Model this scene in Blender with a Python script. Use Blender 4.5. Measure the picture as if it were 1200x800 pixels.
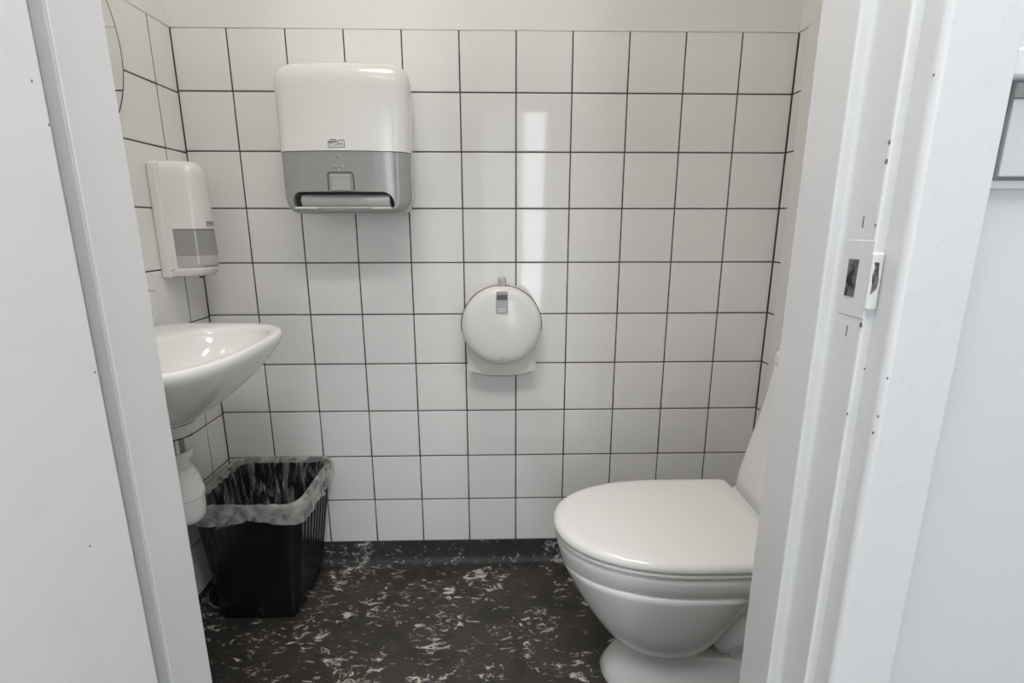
import bpy, bmesh, math, random
from mathutils import Vector, Matrix, noise

for o in list(bpy.data.objects):
    bpy.data.objects.remove(o, do_unlink=True)
scene = bpy.context.scene
COL = scene.collection
rnd = random.Random(7)
PI = math.pi

# ------------------------------------------------------------------ camera
cam_d = bpy.data.cameras.new('camera')
cam = bpy.data.objects.new('camera', cam_d)
COL.objects.link(cam)
cam_d.sensor_fit = 'HORIZONTAL'
cam_d.sensor_width = 36.0
cam_d.lens = 586.907 / 1200 * 36.0
cam_d.clip_start = 0.01
RT = Vector((0.999710658, -0.0240493652, -0.00047710))
UP = Vector((0.00586183, 0.22433847, 0.97449366))
FW = Vector((0.02332892, 0.97421449, -0.22441453))
cam.matrix_world = Matrix(((RT.x, UP.x, -FW.x, 0.86275), (RT.y, UP.y, -FW.y, -1.48539),
                           (RT.z, UP.z, -FW.z, 1.09757), (0, 0, 0, 1)))
scene.camera = cam

# ------------------------------------------------------------------ light and exposure
scene.view_settings.view_transform = 'Standard'
scene.view_settings.look = 'None'
scene.view_settings.gamma = 1.0
scene.view_settings.use_curve_mapping = False
scene.view_settings.exposure = 0.08
world = bpy.data.worlds.new('sky')
scene.world = world
world.use_nodes = True
bg = world.node_tree.nodes['Background']
bg.inputs[0].default_value = (0.86, 0.93, 1.0, 1)
bg.inputs[1].default_value = 7.0


def area(name, loc, rot, sx, sy, power, col, shape='RECTANGLE'):
    d = bpy.data.lights.new(name, 'AREA')
    d.shape = shape
    d.size = sx
    if shape in ('RECTANGLE', 'ELLIPSE'):
        d.size_y = sy
    d.energy = power
    d.color = col
    o = bpy.data.objects.new(name, d)
    o.location = loc
    o.rotation_euler = rot
    COL.objects.link(o)
    return o


area('toilet_ceiling_lamp_light', (0.66, -0.64, 2.46), (0, 0, 0), 0.5, 0.5, 4.3, (1.0, 0.94, 0.86), 'DISK')
area('corridor_fill_light', (0.98, -1.52, 2.50), (0, 0, 0), 1.1, 0.5, 31.0, (0.97, 0.98, 1.0))  # unseen fill light, added to brighten the lower walls and frame
WX0, WX1, WZ0, WZ1, WY = -0.90, 2.60, 0.15, 2.12, -3.40  # unseen window behind the camera, widened to add fill light
portal = area('window_daylight', ((WX0 + WX1) / 2, WY - 0.10, (WZ0 + WZ1) / 2), (PI / 2, 0, 0), WX1 - WX0, WZ1 - WZ0, 1.0, (1, 1, 1))
portal.rotation_euler = (-PI / 2, 0, PI)
portal.data.cycles.is_portal = True

# ------------------------------------------------------------------ materials


def mat(name, col, rough=0.4, metal=0.0, alpha=1.0, trans=0.0, ior=1.5, spec=0.5, coat=0.0, bump=None, var=None):
    """bump=(scale, strength, distance); var=(scale, second colour, low, high)"""
    m = bpy.data.materials.new(name)
    m.use_nodes = True
    nt = m.node_tree
    p = nt.nodes['Principled BSDF']
    p.inputs['Base Color'].default_value = (*col, 1)
    p.inputs['Roughness'].default_value = rough
    p.inputs['Metallic'].default_value = metal
    p.inputs['Alpha'].default_value = alpha
    p.inputs['Transmission Weight'].default_value = trans
    p.inputs['IOR'].default_value = ior
    p.inputs['Specular IOR Level'].default_value = spec
    p.inputs['Coat Weight'].default_value = coat
    tc = nt.nodes.new('ShaderNodeTexCoord')
    if bump:
        n = nt.nodes.new('ShaderNodeTexNoise')
        n.inputs['Scale'].default_value = bump[0]
        n.inputs['Detail'].default_value = 3
        b = nt.nodes.new('ShaderNodeBump')
        b.inputs['Strength'].default_value = bump[1]
        b.inputs['Distance'].default_value = bump[2]
        nt.links.new(tc.outputs['Object'], n.inputs['Vector'])
        nt.links.new(n.outputs['Fac'], b.inputs['Height'])
        nt.links.new(b.outputs['Normal'], p.inputs['Normal'])
    if var:
        n2 = nt.nodes.new('ShaderNodeTexNoise')
        n2.inputs['Scale'].default_value = var[0]
        n2.inputs['Detail'].default_value = 5
        r = nt.nodes.new('ShaderNodeValToRGB')
        r.color_ramp.elements[0].position = var[2]
        r.color_ramp.elements[0].color = (*col, 1)
        r.color_ramp.elements[1].position = var[3]
        r.color_ramp.elements[1].color = (*var[1], 1)
        nt.links.new(tc.outputs['Object'], n2.inputs['Vector'])
        nt.links.new(n2.outputs['Fac'], r.inputs['Fac'])
        nt.links.new(r.outputs['Color'], p.inputs['Base Color'])
    return m


M_TILE = mat('white_glazed_tile', (0.88, 0.866, 0.842), 0.05, bump=(11, 0.12, 0.002), var=(9, (0.855, 0.84, 0.815), 0.4, 0.7))
M_GROUT = mat('dark_grout', (0.085, 0.078, 0.066), 0.9, bump=(300, 0.3, 0.001), var=(55, (0.16, 0.15, 0.13), 0.55, 0.8))
M_PLASTER = mat('painted_plaster', (0.85, 0.835, 0.815), 0.6, bump=(60, 0.12, 0.002))
M_CEIL = mat('ceiling_paint', (0.82, 0.81, 0.79), 0.7)
M_PAINT = mat('gloss_frame_paint', (0.715, 0.713, 0.71), 0.28, bump=(18, 0.10, 0.003), var=(170, (0.66, 0.66, 0.655), 0.62, 0.75))
M_DOOR = mat('door_leaf_paint', (0.74, 0.735, 0.73), 0.33, bump=(14, 0.10, 0.003), var=(24, (0.715, 0.71, 0.705), 0.5, 0.72))
M_HALL = mat('corridor_wall_paint', (0.66, 0.665, 0.67), 0.6, bump=(40, 0.10, 0.002))
M_HALLFLOOR = mat('corridor_floor', (0.42, 0.40, 0.37), 0.5, var=(6, (0.36, 0.34, 0.31), 0.4, 0.6))
M_CER = mat('white_ceramic', (0.84, 0.83, 0.81), 0.06)
M_SEAT = mat('white_seat_plastic', (0.80, 0.785, 0.76), 0.11)
M_PLAST = mat('white_dispenser_plastic', (0.80, 0.785, 0.75), 0.14)
M_PVC = mat('white_pvc', (0.80, 0.795, 0.78), 0.3)
M_GREY = mat('smoky_grey_plastic', (0.335, 0.328, 0.318), 0.12, coat=0.2)
M_GREYLT = mat('pale_grey_plastic', (0.42, 0.41, 0.40), 0.15)
M_GREYDK = mat('dark_slot_plastic', (0.10, 0.10, 0.098), 0.35)
M_SOAP = mat('liquid_soap_window', (0.50, 0.475, 0.46), 0.12, coat=0.3)
M_INK = mat('dark_ink', (0.06, 0.06, 0.055), 0.5)
M_LINE = mat('seal_and_gap_shadow', (0.045, 0.045, 0.042), 0.7)
M_CHROME = mat('chrome', (0.75, 0.75, 0.76), 0.08, metal=1.0)
M_STEELDK = mat('worn_steel', (0.23, 0.23, 0.235), 0.38, metal=0.8, var=(110, (0.04, 0.04, 0.04), 0.45, 0.6))
M_PIPE = mat('dull_chrome_pipe', (0.45, 0.45, 0.45), 0.22, metal=1.0)
M_BIN = mat('black_bin_plastic', (0.010, 0.010, 0.011), 0.24, bump=(250, 0.08, 0.001))
M_MIRROR = mat('mirror_silver', (0.90, 0.90, 0.88), 0.01, metal=1.0)
M_MIRRORBACK = mat('mirror_edge', (0.035, 0.035, 0.033), 0.4)
M_CAULK = mat('white_caulk', (0.82, 0.80, 0.775), 0.4, bump=(70, 0.3, 0.002))
M_SEAL = mat('grey_door_seal', (0.60, 0.615, 0.605), 0.6, bump=(90, 0.2, 0.002))
M_SWITCH = mat('grey_white_switch', (0.62, 0.625, 0.635), 0.35)
M_CHIP = mat('bare_chip', (0.16, 0.155, 0.15), 0.7)
M_GAPSHADE = mat('grey_gap_shade', (0.20, 0.20, 0.20), 0.7)  # colour of the painted shadow line on the switch
M_PAPER = mat('recycled_paper', (0.55, 0.53, 0.50), 0.9)
M_CARD = mat('dark_cardboard', (0.02, 0.02, 0.02), 0.9)


def lamp_glow():
    m = bpy.data.materials.new('opal_lamp_glass')
    m.use_nodes = True
    p = m.node_tree.nodes['Principled BSDF']
    p.inputs['Base Color'].default_value = (0.85, 0.83, 0.8, 1)
    p.inputs['Emission Color'].default_value = (1, 0.94, 0.86, 1)
    p.inputs['Emission Strength'].default_value = 2.5
    return m


M_LAMP = lamp_glow()


def film(name, sc, lo, hi, amin, amax, col):
    """thin polythene: noise driven opacity, sc stretches the noise into folds"""
    m = bpy.data.materials.new(name)
    m.use_nodes = True
    nt = m.node_tree
    p = nt.nodes['Principled BSDF']
    p.inputs['Base Color'].default_value = (*col, 1)
    p.inputs['Roughness'].default_value = 0.18
    tc = nt.nodes.new('ShaderNodeTexCoord')
    mp = nt.nodes.new('ShaderNodeMapping')
    mp.inputs['Scale'].default_value = sc
    n = nt.nodes.new('ShaderNodeTexNoise')
    n.inputs['Scale'].default_value = 1.0
    n.inputs['Detail'].default_value = 6
    n.inputs['Distortion'].default_value = 0.7
    r = nt.nodes.new('ShaderNodeMapRange')
    r.inputs['From Min'].default_value = lo
    r.inputs['From Max'].default_value = hi
    r.inputs['To Min'].default_value = amin
    r.inputs['To Max'].default_value = amax
    nt.links.new(tc.outputs['Object'], mp.inputs['Vector'])
    nt.links.new(mp.outputs['Vector'], n.inputs['Vector'])
    nt.links.new(n.outputs['Fac'], r.inputs['Value'])
    nt.links.new(r.outputs['Result'], p.inputs['Alpha'])
    return m


M_FILM = film('clear_film_fold', (26, 26, 26), 0.38, 0.66, 0.24, 0.58, (0.66, 0.65, 0.62))
M_FILMIN = film('clear_film_inside', (62, 62, 7), 0.47, 0.72, 0.02, 0.55, (0.52, 0.51, 0.49))


def vinyl(name, dark1, dark2, fleck, lo, hi, rough=0.42):
    m = bpy.data.materials.new(name)
    m.use_nodes = True
    nt = m.node_tree
    N, L = nt.nodes, nt.links
    p = N['Principled BSDF']
    tc = N.new('ShaderNodeTexCoord')

    def noise_node(scale, detail, dist, vec, rough=0.6):
        n = N.new('ShaderNodeTexNoise')
        n.inputs['Scale'].default_value = scale
        n.inputs['Detail'].default_value = detail
        n.inputs['Roughness'].default_value = rough
        n.inputs['Distortion'].default_value = dist
        L.new(vec, n.inputs['Vector'])
        return n.outputs['Fac']

    def ramp(fac, stops):
        r = N.new('ShaderNodeValToRGB')
        els = r.color_ramp.elements
        els[0].position, els[0].color = stops[0][0], (*stops[0][1], 1)
        els[1].position, els[1].color = stops[1][0], (*stops[1][1], 1)
        L.new(fac, r.inputs['Fac'])
        return r.outputs['Color']

    def mth(op, a, b):
        n = N.new('ShaderNodeMath')
        n.operation = op
        for k, v in enumerate((a, b)):
            if isinstance(v, (int, float)):
                n.inputs[k].default_value = v
            else:
                L.new(v, n.inputs[k])
        return n.outputs[0]

    def mapped(rot, sc):
        mp = N.new('ShaderNodeMapping')
        mp.inputs['Rotation'].default_value = rot
        mp.inputs['Scale'].default_value = sc
        L.new(tc.outputs['Object'], mp.inputs['Vector'])
        return mp.outputs['Vector']
    # streaky flecks lying in two main directions, gathered in clusters
    a = noise_node(24, 7, 0.9, mapped((0, 0, -1.05), (1, 2.2, 1.4)), 0.66)
    b = noise_node(30, 7, 0.9, mapped((0, 0, -0.35), (1, 2.0, 1.4)), 0.66)
    clus = noise_node(8.0, 3, 0.5, tc.outputs['Object'])
    base_f = noise_node(7, 6, 1.0, tc.outputs['Object'])
    both = mth('MAXIMUM', a, b)
    lift = mth('MULTIPLY', mth('SUBTRACT', clus, 0.5), 0.40)
    f = mth('ADD', both, lift)
    mask = ramp(f, [(lo, (0, 0, 0)), (hi, (1, 1, 1))])
    base = ramp(base_f, [(0.35, dark1), (0.68, dark2)])
    fl_f = noise_node(16, 3, 0, tc.outputs['Object'])
    flc = ramp(fl_f, [(0.35, tuple(c * 0.55 for c in fleck)), (0.6, fleck)])
    fine = noise_node(95, 4, 1.2, mapped((0, 0, -0.7), (1, 1.7, 1.2)), 0.7)
    mask = mth('MAXIMUM', mask, mth('MULTIPLY', ramp(mth('ADD', fine, mth('MULTIPLY', lift, 0.35)), [(0.63, (0, 0, 0)), (0.72, (1, 1, 1))]), 0.55))
    mix = N.new('ShaderNodeMix')
    mix.data_type = 'RGBA'
    L.new(mask, mix.inputs['Factor'])
    L.new(base, mix.inputs['A'])
    L.new(flc, mix.inputs['B'])
    L.new(mix.outputs['Result'], p.inputs['Base Color'])
    p.inputs['Roughness'].default_value = rough
    p.inputs['Specular IOR Level'].default_value = 0.35
    return m


M_VINYL = vinyl('speckled_dark_vinyl', (0.030, 0.027, 0.024), (0.058, 0.051, 0.044), (0.62, 0.58, 0.50), 0.60, 0.66)
M_COVE = vinyl('speckled_vinyl_upstand', (0.034, 0.034, 0.036), (0.052, 0.051, 0.052), (0.50, 0.48, 0.43), 0.60, 0.67, 0.6)

# ------------------------------------------------------------------ helpers


def new_obj(name, verts, faces, m, parent=None, smooth=False, loc=(0, 0, 0), angle=None):
    """verts in world coordinates; loc = world origin of the object"""
    me = bpy.data.meshes.new(name)
    l = Vector(loc)
    me.from_pydata([tuple(Vector(v) - l) for v in verts], [], faces)
    bm = bmesh.new()
    bm.from_mesh(me)
    bmesh.ops.remove_doubles(bm, verts=bm.verts, dist=1e-6)
    bmesh.ops.recalc_face_normals(bm, faces=bm.faces)
    bm.to_mesh(me)
    bm.free()
    return link(name, me, m, parent, smooth, loc, angle)


WN = False                     # weighted normals: only for bevelled boxes and extrusions


def wloc(o):
    v = Vector((0, 0, 0))
    while o:
        v += o.location
        o = o.parent
    return v


def link(name, me, m, parent=None, smooth=False, loc=(0, 0, 0), angle=None):
    me.materials.clear()
    for x in (m if isinstance(m, (list, tuple)) else [m]):
        me.materials.append(x)
    if smooth:
        for p in me.polygons:
            p.use_smooth = True
        if angle:
            me.set_sharp_from_angle(angle=math.radians(angle))
    o = bpy.data.objects.new(name, me)
    COL.objects.link(o)
    if WN and smooth and angle:
        wn = o.modifiers.new('weighted_normals', 'WEIGHTED_NORMAL')
        wn.keep_sharp = True
        wn.weight = 60
    if parent:
        o.parent = parent
        o.location = Vector(loc) - wloc(parent)
    else:
        o.location = loc
    return o


def thing(name, label, cat, loc, group=None):
    o = bpy.data.objects.new(name, None)
    o.empty_display_size = 0.05
    o.location = loc
    o['label'] = label
    o['category'] = cat
    if group:
        o['group'] = group
    COL.objects.link(o)
    return o


def struct(o):
    o['kind'] = 'structure'
    return o


def box_mesh(x0, x1, y0, y1, z0, z1, bev=0.0, seg=2):
    bm = bmesh.new()
    bmesh.ops.create_cube(bm, size=1)
    for v in bm.verts:
        v.co = Vector(((x0 + x1) / 2 + v.co.x * (x1 - x0), (y0 + y1) / 2 + v.co.y * (y1 - y0), (z0 + z1) / 2 + v.co.z * (z1 - z0)))
    if bev:
        bmesh.ops.bevel(bm, geom=list(bm.edges), offset=bev, segments=seg, profile=0.5, affect='EDGES')
    return bm


def bm_obj(name, bm, m, parent=None, smooth=True, angle=35, loc=None):
    l = Vector(loc) if loc is not None else (wloc(parent) if parent else Vector((0, 0, 0)))
    for v in bm.verts:
        v.co -= l
    bmesh.ops.recalc_face_normals(bm, faces=bm.faces)
    me = bpy.data.meshes.new(name)
    bm.to_mesh(me)
    bm.free()
    global WN
    WN = True
    o = link(name, me, m, parent, smooth, l, angle)
    WN = False
    return o


def box(name, x0, x1, y0, y1, z0, z1, m, parent=None, bev=0.0, seg=2):
    return bm_obj(name, box_mesh(x0, x1, y0, y1, z0, z1, bev, seg), m, parent, bev > 0)


def loft(loops, cap0=True, cap1=True, closed=True):
    n = len(loops[0])
    vs, fs = [], []
    for lp in loops:
        vs += [tuple(p) for p in lp]
    for i in range(len(loops) - 1):
        for j in range(n if closed else n - 1):
            k = (j + 1) % n
            fs.append((i * n + j, i * n + k, (i + 1) * n + k, (i + 1) * n + j))
    for cap, i in ((cap0, 0), (cap1, len(loops) - 1)):
        if cap and closed:
            c = Vector((0, 0, 0))
            for p in loops[i]:
                c += Vector(p)
            c /= n
            vs.append(tuple(c))
            q = len(vs) - 1
            for j in range(n):
                fs.append((i * n + j, i * n + (j + 1) % n, q))
    return vs, fs


def join(*vf):
    vs, fs = [], []
    for v, f in vf:
        b = len(vs)
        vs += v
        fs += [tuple(i + b for i in g) for g in f]
    return vs, fs


def lathe(c, axis, prof, n=32, cap0=True, cap1=True):
    """prof = [(radius, distance along axis)]"""
    loops = []
    for r, h in prof:
        lp = []
        for i in range(n):
            a = 2 * PI * i / n
            p, q = r * math.cos(a), r * math.sin(a)
            if axis == 'z':
                lp.append((c[0] + p, c[1] + q, c[2] + h))
            elif axis == 'y':
                lp.append((c[0] + p, c[1] + h, c[2] + q))
            else:
                lp.append((c[0] + h, c[1] + p, c[2] + q))
        loops.append(lp)
    return loft(loops, cap0, cap1)


def tube(pts, r, n=16, caps=True):
    pts = [Vector(p) for p in pts]
    loops = []
    prev = None
    for i, p in enumerate(pts):
        t = (pts[min(i + 1, len(pts) - 1)] - pts[max(i - 1, 0)]).normalized()
        if prev is None:
            u = t.orthogonal().normalized()
        else:
            u = (prev - t * prev.dot(t)).normalized()
        prev = u
        w = t.cross(u)
        rr = r[i] if isinstance(r, (list, tuple)) else r
        loops.append([p + u * (rr * math.cos(2 * PI * k / n)) + w * (rr * math.sin(2 * PI * k / n)) for k in range(n)])
    return loft(loops, caps, caps)


def bez(a, b, c, n):
    a, b, c = Vector(a), Vector(b), Vector(c)
    return [a * (1 - t) ** 2 + b * 2 * t * (1 - t) + c * t * t for t in [i / n for i in range(n + 1)]]


def spow(v, e):
    return math.copysign(abs(v) ** e, v)


def text(name, s, size, origin, xdir, ydir, m, parent, depth=0.0003):
    cu = bpy.data.curves.new(name, 'FONT')
    cu.body = s
    cu.size = size
    cu.align_x = 'CENTER'
    cu.align_y = 'CENTER'
    cu.extrude = depth
    tmp = bpy.data.objects.new(name + '_tmp', cu)
    COL.objects.link(tmp)
    dg = bpy.context.evaluated_depsgraph_get()
    me = bpy.data.meshes.new_from_object(tmp.evaluated_get(dg))
    bpy.data.objects.remove(tmp, do_unlink=True)
    X, Y = Vector(xdir).normalized(), Vector(ydir).normalized()
    Zv = X.cross(Y)
    vs = [Vector(origin) + X * v.co.x + Y * v.co.y + Zv * v.co.z for v in me.vertices]
    fs = [tuple(p.vertices) for p in me.polygons]
    return new_obj(name, vs, fs, m, parent, loc=wloc(parent))


# ------------------------------------------------------------------ setting
T = 0.153                      # tile pitch
XL = 0.0523 * T                # width missing from the first column
RW = 11 * T - XL               # room width, 1.675
ZT = 1.6055                    # top of tiling
GAP = 0.0037
H = 2.52
FY0, FY1 = -0.985, -1.080      # partition with the doorway


def two_zone(name, b_low, b_high):
    v, f, mi = [], [], []
    me = bpy.data.meshes.new(name)
    bm = box_mesh(*b_low)
    for k in bm.faces:
        k.material_index = 0
    bm2 = box_mesh(*b_high)
    for k in bm2.faces:
        k.material_index = 1
    bm.to_mesh(me)
    tmp = bpy.data.meshes.new('t')
    bm2.to_mesh(tmp)
    bm.from_mesh(tmp)
    # second half of the faces is the plaster
    bm.faces.ensure_lookup_table()
    for i, k in enumerate(bm.faces):
        k.material_index = 0 if i < 6 else 1
    bmesh.ops.recalc_face_normals(bm, faces=bm.faces)
    bm.to_mesh(me)
    bm.free()
    bm2.free()
    o = link(name, me, [M_GROUT, M_PLASTER])
    for i, p in enumerate(me.polygons):
        p.material_index = 0 if i < 6 else 1
    return struct(o)


G = 0.0013
wall_back = two_zone('wall_back', (-0.1, RW + 0.1, G, 0.1, -0.05, ZT), (-0.1, RW + 0.1, -0.0003, 0.1, ZT, H))
wall_left = two_zone('wall_left', (-0.1, -G, FY0, G, -0.05, ZT), (-0.1, 0.0003, FY0, -0.0003, ZT, H))
wall_right = two_zone('wall_right', (RW + G, RW + 0.1, FY0, G, -0.05, ZT), (RW - 0.0003, RW + 0.1, FY0, -0.0003, ZT, H))
# painted pipe boxing that covers the right wall from just beside the corner
boxing = struct(box('wall_right_boxing', RW - 0.004, RW - 0.0002, FY0, -0.046, 0.0, ZT, M_PLASTER, wall_right, 0.002))


def tile_mesh(w, h):
    """glazed tile centred on the origin, front at y=0 facing -y, pillowed edge"""
    vs, fs = [], []
    rings = ((0.0, 0.006), (0.0, 0.0010), (0.0007, 0.00025), (0.0022, 0.0))
    for ins, y in rings:
        a, b = w / 2 - ins, h / 2 - ins
        vs += [(-a, y, -b), (a, y, -b), (a, y, b), (-a, y, b)]
    for k in range(len(rings) - 1):
        for j in range(4):
            q = (j + 1) % 4
            fs.append((k * 4 + j, k * 4 + q, k * 4 + 4 + q, k * 4 + 4 + j))
    fs.append((12, 13, 14, 15))
    me = bpy.data.meshes.new('tile')
    me.from_pydata(vs, [], fs)
    me.materials.append(M_TILE)
    for i, p in enumerate(me.polygons):
        p.use_smooth = 4 <= i < 12
    me.update()
    return me


cache = {}


def put_tile(parent, centre, w, h, rotz):
    key = (round(w, 4), round(h, 4))
    if key not in cache:
        cache[key] = tile_mesh(*key)
    o = bpy.data.objects.new('tile', cache[key])
    o.parent = parent
    o.location = centre
    j = 0.0022
    o.rotation_euler = (rnd.uniform(-j, j), 0, rotz + rnd.uniform(-j, j))
    COL.objects.link(o)
    return o


ZB = ZT - 10 * T + 0.0015
for r in range(10):
    z1 = ZT - r * T - (GAP / 2 if r else -0.0005)
    z0 = ZT - (r + 1) * T + GAP / 2
    for c in range(11):
        x0 = max(0.0016, c * T - XL + GAP / 2)
        x1 = min(RW - 0.0022, (c + 1) * T - XL - GAP / 2)
        put_tile(wall_back, ((x0 + x1) / 2, 0, (z0 + z1) / 2), x1 - x0, z1 - z0, 0)
    DZ = -0.0045           # courses on the left wall sit slightly lower
    d = 0.0016
    first = 0.0876
    edges = [0.0016] + [first + k * T for k in range(0, 6)] + [-FY0]
    for a, b in zip(edges[:-1], edges[1:]):
        y0, y1 = a + (0 if a < 0.01 else GAP / 2), b - GAP / 2
        if y1 - y0 > 0.01:
            zt = z1 if r == 0 else z1 + DZ
            put_tile(wall_left, (0, -(y0 + y1) / 2, (z0 + DZ + zt) / 2), y1 - y0, zt - z0 - DZ, PI / 2)
    put_tile(wall_right, (RW, -0.024, (z0 + z1) / 2 ), 0.042, z1 - z0, -PI / 2)

# painted bead along the top of the tiling
bead = join(tube([(0, -0.0002, ZT + 0.0006), (RW / 2, -0.0002, ZT + 0.0006), (RW, -0.0002, ZT + 0.0006)], 0.0012, 8),
            tube([(0.0002, 0, ZT + 0.0006), (0.0002, FY0 / 2, ZT + 0.0006), (0.0002, FY0, ZT + 0.0006)], 0.0012, 8),
            tube([(RW - 0.001, 0, ZT + 0.001), (RW - 0.001, FY0 / 2, ZT + 0.001), (RW - 0.001, FY0, ZT + 0.001)], 0.0012, 8))
struct(new_obj('trim_1', *bead, M_CAULK, smooth=True))

struct(box('floor', -0.1, RW + 0.1, FY1, 0.1, -0.08, 0.0, M_VINYL))
struct(box('ceiling', -0.1, RW + 0.1, FY1, 0.1, H, H + 0.08, M_CEIL))


def cove(name, a, b, inward):
    """vinyl upstand with a coved foot between floor points a and b"""
    prof = [(0.0, ZB - 0.002), (0.0028, ZB - 0.002), (0.0032, 0.045)]
    for k in range(8):
        t = PI / 2 * k / 7
        prof.append((0.0032 + 0.020 * (1 - math.cos(t)), 0.021 * (1 - math.sin(t)) + 0.0008))
    prof.append((0.0232, 0.0))
    prof.append((0.0, 0.0))
    iv = Vector(inward)
    loops = []
    for s in (Vector(a), Vector(b)):
        loops.append([s + iv * p + Vector((0, 0, z)) for p, z in prof])
    v, f = loft(loops, True, True)
    return struct(new_obj(name, v, f, M_COVE, smooth=True, angle=40))


cove('baseboard_back', (0, 0, 0), (RW, 0, 0), (0, -1, 0))
cove('baseboard_left', (0, 0, 0), (0, FY0, 0), (1, 0, 0))
cove('baseboard_right', (RW - 0.004, 0, 0), (RW - 0.004, FY0, 0), (-1, 0, 0))

# partition with the doorway
OX0, OX1, OZ = 0.470, 1.200, 2.09
bm = box_mesh(-2.2, OX0, FY1, FY0, -0.02, H)
for bb in ((OX1, 3.6, FY1, FY0, -0.02, H), (OX0, OX1, FY1, FY0, OZ, H)):
    t_ = bpy.data.meshes.new('t')
    b2 = box_mesh(*bb)
    b2.to_mesh(t_)
    b2.free()
    bm.from_mesh(t_)
struct(bm_obj('wall_front', bm, M_HALL, smooth=False))

# corridor behind the camera
CX0, CX1, CY = -2.2, 3.6, WY
struct(box('floor_corridor', CX0, CX1, CY, FY1, -0.08, -0.001, M_HALLFLOOR))
struct(box('ceiling_corridor', CX0, CX1, CY, FY1, H + 0.02, H + 0.1, M_CEIL))
struct(box('wall_corridor_left', CX0 - 0.1, CX0, CY, FY1, -0.05, H + 0.1, M_HALL))
struct(box('wall_corridor_right', CX1, CX1 + 0.1, CY, FY1, -0.05, H + 0.1, M_HALL))
bm = box_mesh(CX0, WX0, CY - 0.12, CY, -0.05, H + 0.1)
for bb in ((WX1, CX1, CY - 0.12, CY, -0.05, H + 0.1), (WX0, WX1, CY - 0.12, CY, -0.05, WZ0), (WX0, WX1, CY - 0.12, CY, WZ1, H + 0.1)):
    t_ = bpy.data.meshes.new('t')
    b2 = box_mesh(*bb)
    b2.to_mesh(t_)
    b2.free()
    bm.from_mesh(t_)
struct(bm_obj('wall_corridor_far', bm, M_HALL, smooth=False))
wf = box_mesh(WX0, WX0 + 0.03, CY - 0.08, CY - 0.03, WZ0, WZ1)
for bb in ((WX1 - 0.03, WX1, CY - 0.08, CY - 0.03, WZ0, WZ1), (WX0 + 0.03, WX1 - 0.03, CY - 0.08, CY - 0.03, WZ0, WZ0 + 0.03),
           (WX0 + 0.03, WX1 - 0.03, CY - 0.08, CY - 0.03, WZ1 - 0.03, WZ1)):
    t_ = bpy.data.meshes.new('t')
    b2 = box_mesh(*bb)
    b2.to_mesh(t_)
    b2.free()
    wf.from_mesh(t_)
struct(bm_obj('window_1', wf, M_PAINT, smooth=False))


def added_blind_mat(col=(0.26, 0.265, 0.265)):
    m = bpy.data.materials.new('added_translucent_blind')
    m.use_nodes = True
    nt = m.node_tree
    p = nt.nodes['Principled BSDF']
    tr_ = nt.nodes.new('ShaderNodeBsdfTranslucent')
    tr_.inputs[0].default_value = (*col, 1)
    mx = nt.nodes.new('ShaderNodeMixShader')
    mx.inputs[0].default_value = 0.8
    p.inputs['Base Color'].default_value = (0.8, 0.8, 0.78, 1)
    nt.links.new(p.outputs[0], mx.inputs[1])
    nt.links.new(tr_.outputs[0], mx.inputs[2])
    nt.links.new(mx.outputs[0], nt.nodes['Material Output'].inputs[0])
    return m


M_FILLBLIND = added_blind_mat()  # unseen blinds, added to spread window light as fill
for n_, xa, xb in (('window_1_added_blind', WX0 + 0.031, 0.72), ('window_1_added_blind', 1.285, 2.02), ('window_1_added_blind', 2.24, WX1 - 0.031)):
    struct(box(n_, xa, xb, CY - 0.056, CY - 0.054, WZ0 + 0.031, WZ1 - 0.031, M_FILLBLIND))
M_STREAKBLIND = added_blind_mat((0.55, 0.55, 0.55))  # added panel giving the dimmer side of the tile reflection
struct(box('window_1_added_blind', 0.723, 1.075, CY - 0.060, CY - 0.058, WZ0 + 0.031, WZ1 - 0.031, M_STREAKBLIND))


# door frame: right jamb with its rebate, left jamb, head
def extrude(name, poly, z0, z1, m, parent=None, angle=30):
    v, f = [], []
    n = len(poly)
    v = [(x, y, z0) for x, y in poly] + [(x, y, z1) for x, y in poly]
    f = [(i, (i + 1) % n, n + (i + 1) % n, n + i) for i in range(n)]
    f += [tuple(range(n)), tuple(range(n, 2 * n))]
    global WN
    WN = True
    o = new_obj(name, v, f, m, parent, smooth=True, angle=angle)
    WN = False
    return o


def arc(cx, cy, r, a0, a1, n=5):
    return [(cx + r * math.cos(math.radians(a0 + (a1 - a0) * i / n)), cy + r * math.sin(math.radians(a0 + (a1 - a0) * i / n))) for i in range(n + 1)]


XR, XRR = 1.1526, 1.1655
right_prof = [(OX1, FY0), (1.1526 + 0.003, FY0 + 0.0)] + [(XR, FY0 - 0.003)] + [(XR, -1.0392)] + arc(XR + 0.002, -1.0400, 0.002, 180, 270) + \
    arc(XRR - 0.005, -1.0465, 0.0045, 90, 0, 5) + [(XRR - 0.0002, -1.0480), (XRR, -1.0775)] + arc(XRR + 0.002, -1.0785, 0.002, 180, 270, 4) + [(1.1745, -1.0805), (OX1, -1.0805)]
jr = struct(extrude('trim_2', right_prof, 0, OZ - 0.03, M_PAINT))
XLJ, XLR = 0.5183, 0.5059
left_prof = [(OX0, FY0), (XLJ - 0.003, FY0), (XLJ, FY0 - 0.003)] + arc(XLJ - 0.0015, -1.0453, 0.0015, 0, -90, 4) + \
    [(XLR, -1.0468), (XLR, -1.0805), (OX0, -1.0805)]
jl = struct(extrude('trim_3', left_prof, 0, OZ - 0.03, M_PAINT))
bm_obj('door_seal', box_mesh(XLR + 0.0003, XLJ - 0.0006, -1.0500, -1.0466, 0.0, OZ - 0.031, 0.0012, 2), M_SEAL, jl)
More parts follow.
